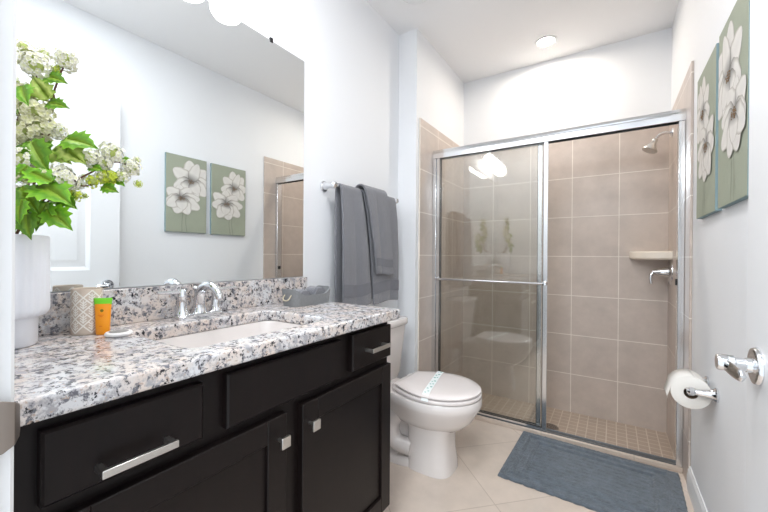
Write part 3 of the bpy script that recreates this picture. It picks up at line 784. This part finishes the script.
# ------------------------------------------------------------ shower enclosure
se = thing('shower_enclosure', 'chrome framed sliding glass shower enclosure', 'shower door', (-.375, YD, .09))
XA, XB = XS + .0105, XR - .0105
bm = BM()
prof = [(-.030, 0), (-.030, .030), (-.027, .036), (-.029, .042), (-.022, .058), (.022, .058), (.030, .052), (.030, 0), (.022, 0), (.022, .035), (-.022, .035), (-.022, 0)]
loft(bm, [[Vector((x, YD + y, 1.765 + z)) for y, z in prof] for x in (XA, XB)]); make('header', bm, ALU, se, angle=20)
for x0, x1 in ((XA, XA + .026), (XB - .026, XB)):
    bm = BM(); box(bm, x0, x1, YD - .026, YD + .026, .0865, 1.7645); make('wall_jamb', bm, ALU, se, bevel=.002)
bm = BM()
prof = [(-.021, 0), (-.021, .006), (-.019, .007), (-.017, .003), (.017, .003), (.018, .006), (.021, .006), (.022, .003), (.022, 0)]
loft(bm, [[Vector((x, YD + y, .0865 + z)) for y, z in prof] for x in (XA, XB)]); make('bottom_track', bm, TRACK, se, angle=20)
def panel(x0, x1, y, name, bar):
    z0, z1 = .0945, 1.7985; sw = .024
    bm = BM()
    for a, b in ((x0, x0 + sw), (x1 - sw, x1)): box(bm, a, b, y - .008, y + .008, z0, z1)
    box(bm, x0 + sw, x1 - sw, y - .007, y + .007, z1 - .028, z1); box(bm, x0 + sw, x1 - sw, y - .007, y + .007, z0, z0 + .014)
    p = make(name, bm, ALU, se, bevel=.0015)
    bm = BM(); box(bm, x0 + sw - .004, x1 - sw + .004, y - .0025, y + .0025, z0 + .012, z1 - .026); g = make('glass_pane', bm, GLASS, p); g['label'] = 'clear glass pane'
    bm = BM()
    for xx in (x0 + sw, x1 - sw): box(bm, xx - .0012, xx + .0012, y - .0085, y - .0022, z0 + .014, z1 - .028)
    box(bm, x0 + sw, x1 - sw, y - .0085, y - .0022, z0 + .0125, z0 + .0155); box(bm, x0 + sw, x1 - sw, y - .0085, y - .0022, z1 - .0295, z1 - .0265)
    make('gasket', bm, DARK, p)
    if bar:
        bm = BM(); yy = y - .040 if bar < 0 else y + .040; sgn = -1 if bar < 0 else 1; zb_ = .945
        cyl(bm, (x0 + .008, yy, zb_), (x1 - .008, yy, zb_), .0075)
        for xx in (x0 + .012, x1 - .012): lathe(bm, (xx, y + sgn * .0075, zb_), [(.014, 0), (.013, .005), (.008, .012), (.0075, .028), (.0105, .03), (.0105, .042), (.001, .043)], axis=(0, sgn, 0), seg=20)
        make('towel_bar', bm, CHROME, p)
    return p
panel(XA + .027, -.315, YD - .0125, 'sliding_door', -1)
panel(XA + .027, -.350, YD + .0125, 'sliding_door', 0)
bm = BM(); box(bm, XB - .031, XB - .026, YD - .012, YD + .012, .965, .995); make('bumper', bm, DARK, se)

# shower fittings
XT = XR - .01
sh = thing('shower', 'chrome shower head on a curved arm from the right shower wall', 'shower head', (XT, 2.68, 1.84))
bm = BM(); lathe(bm, (XT, 2.68, 1.84), [(.028, 0), (.027, .004), (.018, .010), (.009, .012)], axis=(-1, 0, 0)); make('flange', bm, CHROME, sh)
bm = BM(); tube(bm, [(XT, 2.68, 1.84), (XT - .03, 2.677, 1.845), (XT - .06, 2.67, 1.835), (XT - .078, 2.66, 1.813), (XT - .083, 2.655, 1.80)], .0085, 14); make('arm', bm, CHROME, sh)
hd = Vector((-.42, -.12, -.88)).normalized()
bm = BM(); lathe(bm, Vector((XT - .082, 2.656, 1.806)), [(.011, -.006), (.015, 0), (.015, .012), (.013, .016), (.016, .024), (.024, .042), (.034, .056), (.040, .062), (.040, .070), (.036, .073), (.03, .071), (.001, .071)], axis=hd); make('spray_head', bm, NICKEL, sh)
vv = thing('shower_valve', 'chrome shower valve with a round plate and drooping lever handle', 'shower valve', (XT, 2.69, 1.012))
VC = (XT, 2.69, 1.012)
bm = BM(); lathe(bm, VC, [(.074, 0), (.073, .004), (.066, .008), (.045, .012), (.034, .014)], axis=(-1, 0, 0), seg=40); make('plate', bm, CHROME, vv)
bm = BM(); lathe(bm, VC, [(.034, .010), (.031, .02), (.026, .045), (.024, .06), (.018, .072), (.014, .09), (.001, .094)], axis=(-1, 0, 0))
tube(bm, [(XT - .075, 2.69, 1.012), (XT - .092, 2.687, 1.0), (XT - .098, 2.683, .974), (XT - .095, 2.68, .942)], .0125, 12, .008); make('handle', bm, CHROME, vv)
cs = thing('corner_shelf', 'cream marble corner shelf on the back shower tile', 'shelf', (.2, 2.76, 1.10))
bm = BM(); R_ = .20; cxs, cys = XT - .0005, YB - .0105
pl = [(cxs, cys)] + [(cxs - R_ * max(0, math.cos(a)) ** .8, cys - R_ * max(0, math.sin(a)) ** .8) for a in [PI / 2 * k / 16 for k in range(17)]]
pl2 = [(cxs + (x - cxs) * .95, cys + (y - cys) * .95) for x, y in pl]
loft(bm, [[Vector((x, y, z)) for x, y in L] for L, z in ((pl2, 1.088), (pl, 1.098), (pl, 1.132), (pl2, 1.138))]); make('shelf_slab', bm, MARBLE, cs, angle=35)
dr = thing('shower_drain', 'round dark metal drain in the mosaic shower floor', 'drain', (-.335, 2.50, 0))
bm = BM(); lathe(bm, (-.335, 2.50, .0003), [(.055, 0), (.055, .002), (.052, .003), (.045, .0025), (.001, .0025)], seg=40); make('drain_cover', bm, NICKELD, dr)
bm = BM()
for k in range(3):
    for i in range(8 + 4 * k):
        a = 2 * PI * i / (8 + 4 * k); rr = .012 + .013 * k
        cyl(bm, (-.335 + rr * math.cos(a), 2.50 + rr * math.sin(a), .0026), (-.335 + rr * math.cos(a), 2.50 + rr * math.sin(a), .0031), .003, seg=8)
make('drain_holes', bm, DARK, dr)

# ------------------------------------------------------------ bath mat
MX0, MX1, MY0, MY1 = -.444, .268, 1.695, 2.205
bm = BM(); rg = random.Random(11); nx, ny = 230, 165
def matz(u, v):
    e = min(u * (MX1 - MX0), (1 - u) * (MX1 - MX0), v * (MY1 - MY0), (1 - v) * (MY1 - MY0))
    h = .013
    for g in (.048, .098): h += .0065 * math.exp(-((e - g) / .007) ** 2) - .006 * math.exp(-((e - g - .012) / .006) ** 2)
    if e > .125: h += .0018 * math.sin(v * (MY1 - MY0) * 2 * PI / .03 + 1.2 * math.sin(u * 9))
    return ZF + .0005 + (h if e > .012 else h * math.sqrt(max(.0, 1 - ((.012 - e) / .012) ** 2))) + rg.uniform(-.0022, .0022)
G = [[bm.verts.new((MX0 + (MX1 - MX0) * i / nx + (.0015 * math.sin(j * .5) if i in (0, nx) else 0), MY0 + (MY1 - MY0) * j / ny + (.0015 * math.sin(i * .4) if j in (0, ny) else 0), matz(i / nx, j / ny))) for i in range(nx + 1)] for j in range(ny + 1)]
for a, b in zip(G, G[1:]):
    for i in range(nx): bm.faces.new((a[i], a[i + 1], b[i + 1], b[i]))
bot = [G[0][i] for i in range(nx + 1)] + [G[j][nx] for j in range(1, ny + 1)] + [G[ny][i] for i in range(nx - 1, -1, -1)] + [G[j][0] for j in range(ny - 1, 0, -1)]
bm.faces.new(bot[::-1])
o = make('bath_mat', bm, RUG, None, origin=((MX0 + MX1) / 2, (MY0 + MY1) / 2, ZF), angle=180)
o.rotation_euler.z = math.radians(-1.6); o.location.y -= .008
tag(o, 'blue grey tufted bath mat on the floor before the shower', 'bath mat')

# ------------------------------------------------------------ toilet paper
TPY, TPZ = 1.62, .634
hp = thing('paper_holder', 'chrome two post toilet paper holder on the right wall', 'toilet paper holder', (XR, TPY, TPZ))
RX = XR - .066
for y in (TPY, TPY + .145):
    bm = BM(); lathe(bm, (XR - .0005, y, TPZ), [(.024, 0), (.024, .005), (.018, .010), (.0145, .02), (.0115, .05), (.010, .058), (.014, .062), (.0145, .074), (.010, .08), (.001, .081)], axis=(-1, 0, 0)); make('post', bm, CHROME, hp)
bm = BM(); cyl(bm, (RX, TPY + .002, TPZ), (RX, TPY + .143, TPZ), .0075); make('roller', bm, CHROME, hp)
rl = thing('toilet_paper_roll', 'white toilet paper roll with a loose sheet on the chrome holder', 'toilet paper', (RX, TPY + .075, TPZ - .012))
cz = TPZ - .012; ya, yb2 = TPY + .022, TPY + .124; RR = .057
bm = BM()
lathe(bm, (RX, ya, cz), [(.0205, 0), (.054, 0), (RR, .002), (RR, yb2 - ya - .002), (.054, yb2 - ya), (.0205, yb2 - ya)], axis=(0, 1, 0), seg=48, cap0=False, cap1=False); make('paper', bm, PAPER, rl, angle=50)
bm = BM(); lathe(bm, (RX, ya - .0005, cz), [(.0208, 0), (.0208, yb2 - ya + .001), (.0196, yb2 - ya + .001), (.0196, 0)], axis=(0, 1, 0), seg=32, cap0=False, cap1=False); make('core', bm, CARD, rl)
bm = BM()
sheet = [(RX + (RR + .001) * math.cos(a), cz + (RR + .001) * math.sin(a)) for a in [math.radians(80 + 9 * k) for k in range(11)]] 
sheet += [(RX - RR - .006, cz - .012), (RX - RR - .010, cz - .026), (RX - RR - .006, cz - .036)]
rows = [(bm.verts.new((x, ya + .001, z)), bm.verts.new((x, yb2 - .001, z))) for x, z in sheet]
for p, q in zip(rows, rows[1:]): bm.faces.new((p[0], p[1], q[1], q[0]))
sheet_o = make('loose_sheet', bm, PAPER, rl, angle=80); m = sheet_o.modifiers.new('t', 'SOLIDIFY'); m.thickness = .0008

# ------------------------------------------------------------ canvases on the right wall
def canvas(label, y0, y1, z0, z1, flowers, stems, seed):
    rng = random.Random(seed); xf = .2845; w_, h_ = y1 - y0, z1 - z0
    t = thing('canvas_painting', label, 'painting', (XR, (y0 + y1) / 2, z0), group='flower canvases on the right wall')
    bm = BM(); box(bm, xf, XR - .0005, y0, y1, z0, z1); make('canvas', bm, SAGE, t, bevel=.0012)
    bm = BM(); e = .0007; xa_ = xf + .0008
    for q in ((y0 - e, y0, z0 - e, z1 + e), (y1, y1 + e, z0 - e, z1 + e), (y0, y1, z0 - e, z0), (y0, y1, z1, z1 + e)): box(bm, xa_, XR - .0005, *q)
    ed_ = make('wrapped_edge', bm, SAGED, t); ed_['label'] = 'blue grey painted edge'
    bm = BM()
    for pts in stems:
        P = spline([(0, y0 + w_ * u, z1 - h_ * v) for u, v in pts], 5)
        for a, b in zip(P, P[1:]):
            d = (b - a).normalized(); s = Vector((0, -d.z, d.y)) * .0014
            vs = [bm.verts.new(Vector((xf - .0006, q.y, q.z))) for q in (a - s, a + s, b + s, b - s)]
            bm.faces.new(vs)
    make('painted_stem', bm, STEMP, t)
    for fi, (cu, cv, petals) in enumerate(flowers):
        c = Vector((0, y0 + w_ * cu, z1 - h_ * cv)); bm = BM(); lay = colored(bm)
        for pi_, (ang, ln, wd) in enumerate(petals):
            a = math.radians(ang); d = Vector((0, math.cos(a), math.sin(a))); s = Vector((0, -d.z, d.y))
            L_, W_ = ln * h_ * 1.12, wd * h_ * 1.05
            n = 14; base = xf - .0006 - .00013 * pi_ - .0016 * fi
            edgeL, edgeR, mid = [], [], []
            for k in range(n + 1):
                q = k / n; ww = W_ * (math.sin(PI * min(1, q ** .75 * .93 + .03)) ** .7) * (1 + .05 * math.sin(q * 17 + pi_))
                pull_ = L_ * (q if q < .97 else q - .02)
                lim = lambda p: Vector((base, min(y1 - .0015, max(y0 + .0015, p.y)), min(z1 - .0015, max(z0 + .0015, p.z))))
                mid.append(bm.verts.new(lim(c + d * L_ * q)))
                edgeL.append(bm.verts.new(lim(c + d * pull_ + s * ww))); edgeR.append(bm.verts.new(lim(c + d * pull_ - s * ww)))
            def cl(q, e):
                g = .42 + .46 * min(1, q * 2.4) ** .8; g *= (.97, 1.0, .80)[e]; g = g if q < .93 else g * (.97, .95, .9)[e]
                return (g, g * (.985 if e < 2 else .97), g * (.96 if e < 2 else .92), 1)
            hl = [bm.verts.new((a.co * .28 + b.co * .72)) for a, b in zip(mid, edgeL)]; hr = [bm.verts.new((a.co * .28 + b.co * .72)) for a, b in zip(mid, edgeR)]
            for k in range(n):
                q0, q1 = k / n, (k + 1) / n
                for A, B, ea, eb in ((mid, hl, 0, 1), (hl, edgeL, 1, 2), (mid, hr, 0, 1), (hr, edgeR, 1, 2)):
                    f = bm.faces.new((A[k], B[k], B[k + 1], A[k + 1])); paint(f, lay, [cl(q0, ea), cl(q0, eb), cl(q1, eb), cl(q1, ea)])
        org = wloc(t); bmesh.ops.translate(bm, verts=bm.verts, vec=-org)
        me = bpy.data.meshes.new('painted_flower'); bm.to_mesh(me); bm.free()
        o = bpy.data.objects.new('painted_flower', me); col.objects.link(o); me.materials.append(PETAL); o.parent = t
        bm = BM()
        for k in range(34):
            a = rng.uniform(0, 2 * PI); rr = math.sqrt(rng.random())
            p = c + Vector((0, math.cos(a) * rr * .034 * h_ * 1.3, math.sin(a) * rr * .034 * h_ * .9))
            ball(bm, Vector((xf - .0024 - .0018 * fi, p.y, p.z)), .0024, 8, (.4, 1, 1))
        s_ = make('painted_stamens', bm, STAMEN, o)
canvas('green canvas of two white flowers nearest the open door, partly behind it', 1.25, 1.545, 1.26, 1.815,
       [(.60, .32, [(95, .25, .10), (150, .24, .095), (40, .25, .10), (0, .22, .09), (205, .22, .09), (-35, .24, .10), (-75, .21, .10), (-115, .20, .10), (70, .24, .075), (-55, .16, .08)]),
        (.36, .56, [(100, .16, .075), (150, .19, .085), (50, .17, .08), (5, .22, .075), (195, .18, .075), (-25, .24, .085), (-65, .20, .085), (-110, .19, .09), (-150, .19, .08), (-85, .13, .08)])],
       [[(.42, .66), (.38, .85), (.38, .995)], [(.50, .66), (.47, .85), (.50, .995)]], 3)
canvas('green canvas of two white flowers nearest the shower frame', 1.585, 1.89, 1.258, 1.813,
       [(.64, .31, [(95, .23, .085), (140, .20, .08), (50, .22, .085), (5, .20, .08), (190, .19, .075), (-40, .20, .085), (-85, .18, .09), (-130, .18, .08), (70, .22, .06), (-60, .14, .07)]),
        (.42, .56, [(95, .19, .085), (145, .22, .085), (40, .20, .085), (0, .24, .08), (185, .20, .085), (-35, .24, .09), (-80, .20, .10), (-125, .21, .09), (-60, .15, .08), (-100, .13, .08)])],
       [[(.52, .68), (.50, .85), (.54, .995)], [(.60, .68), (.58, .85), (.62, .995)]], 5)
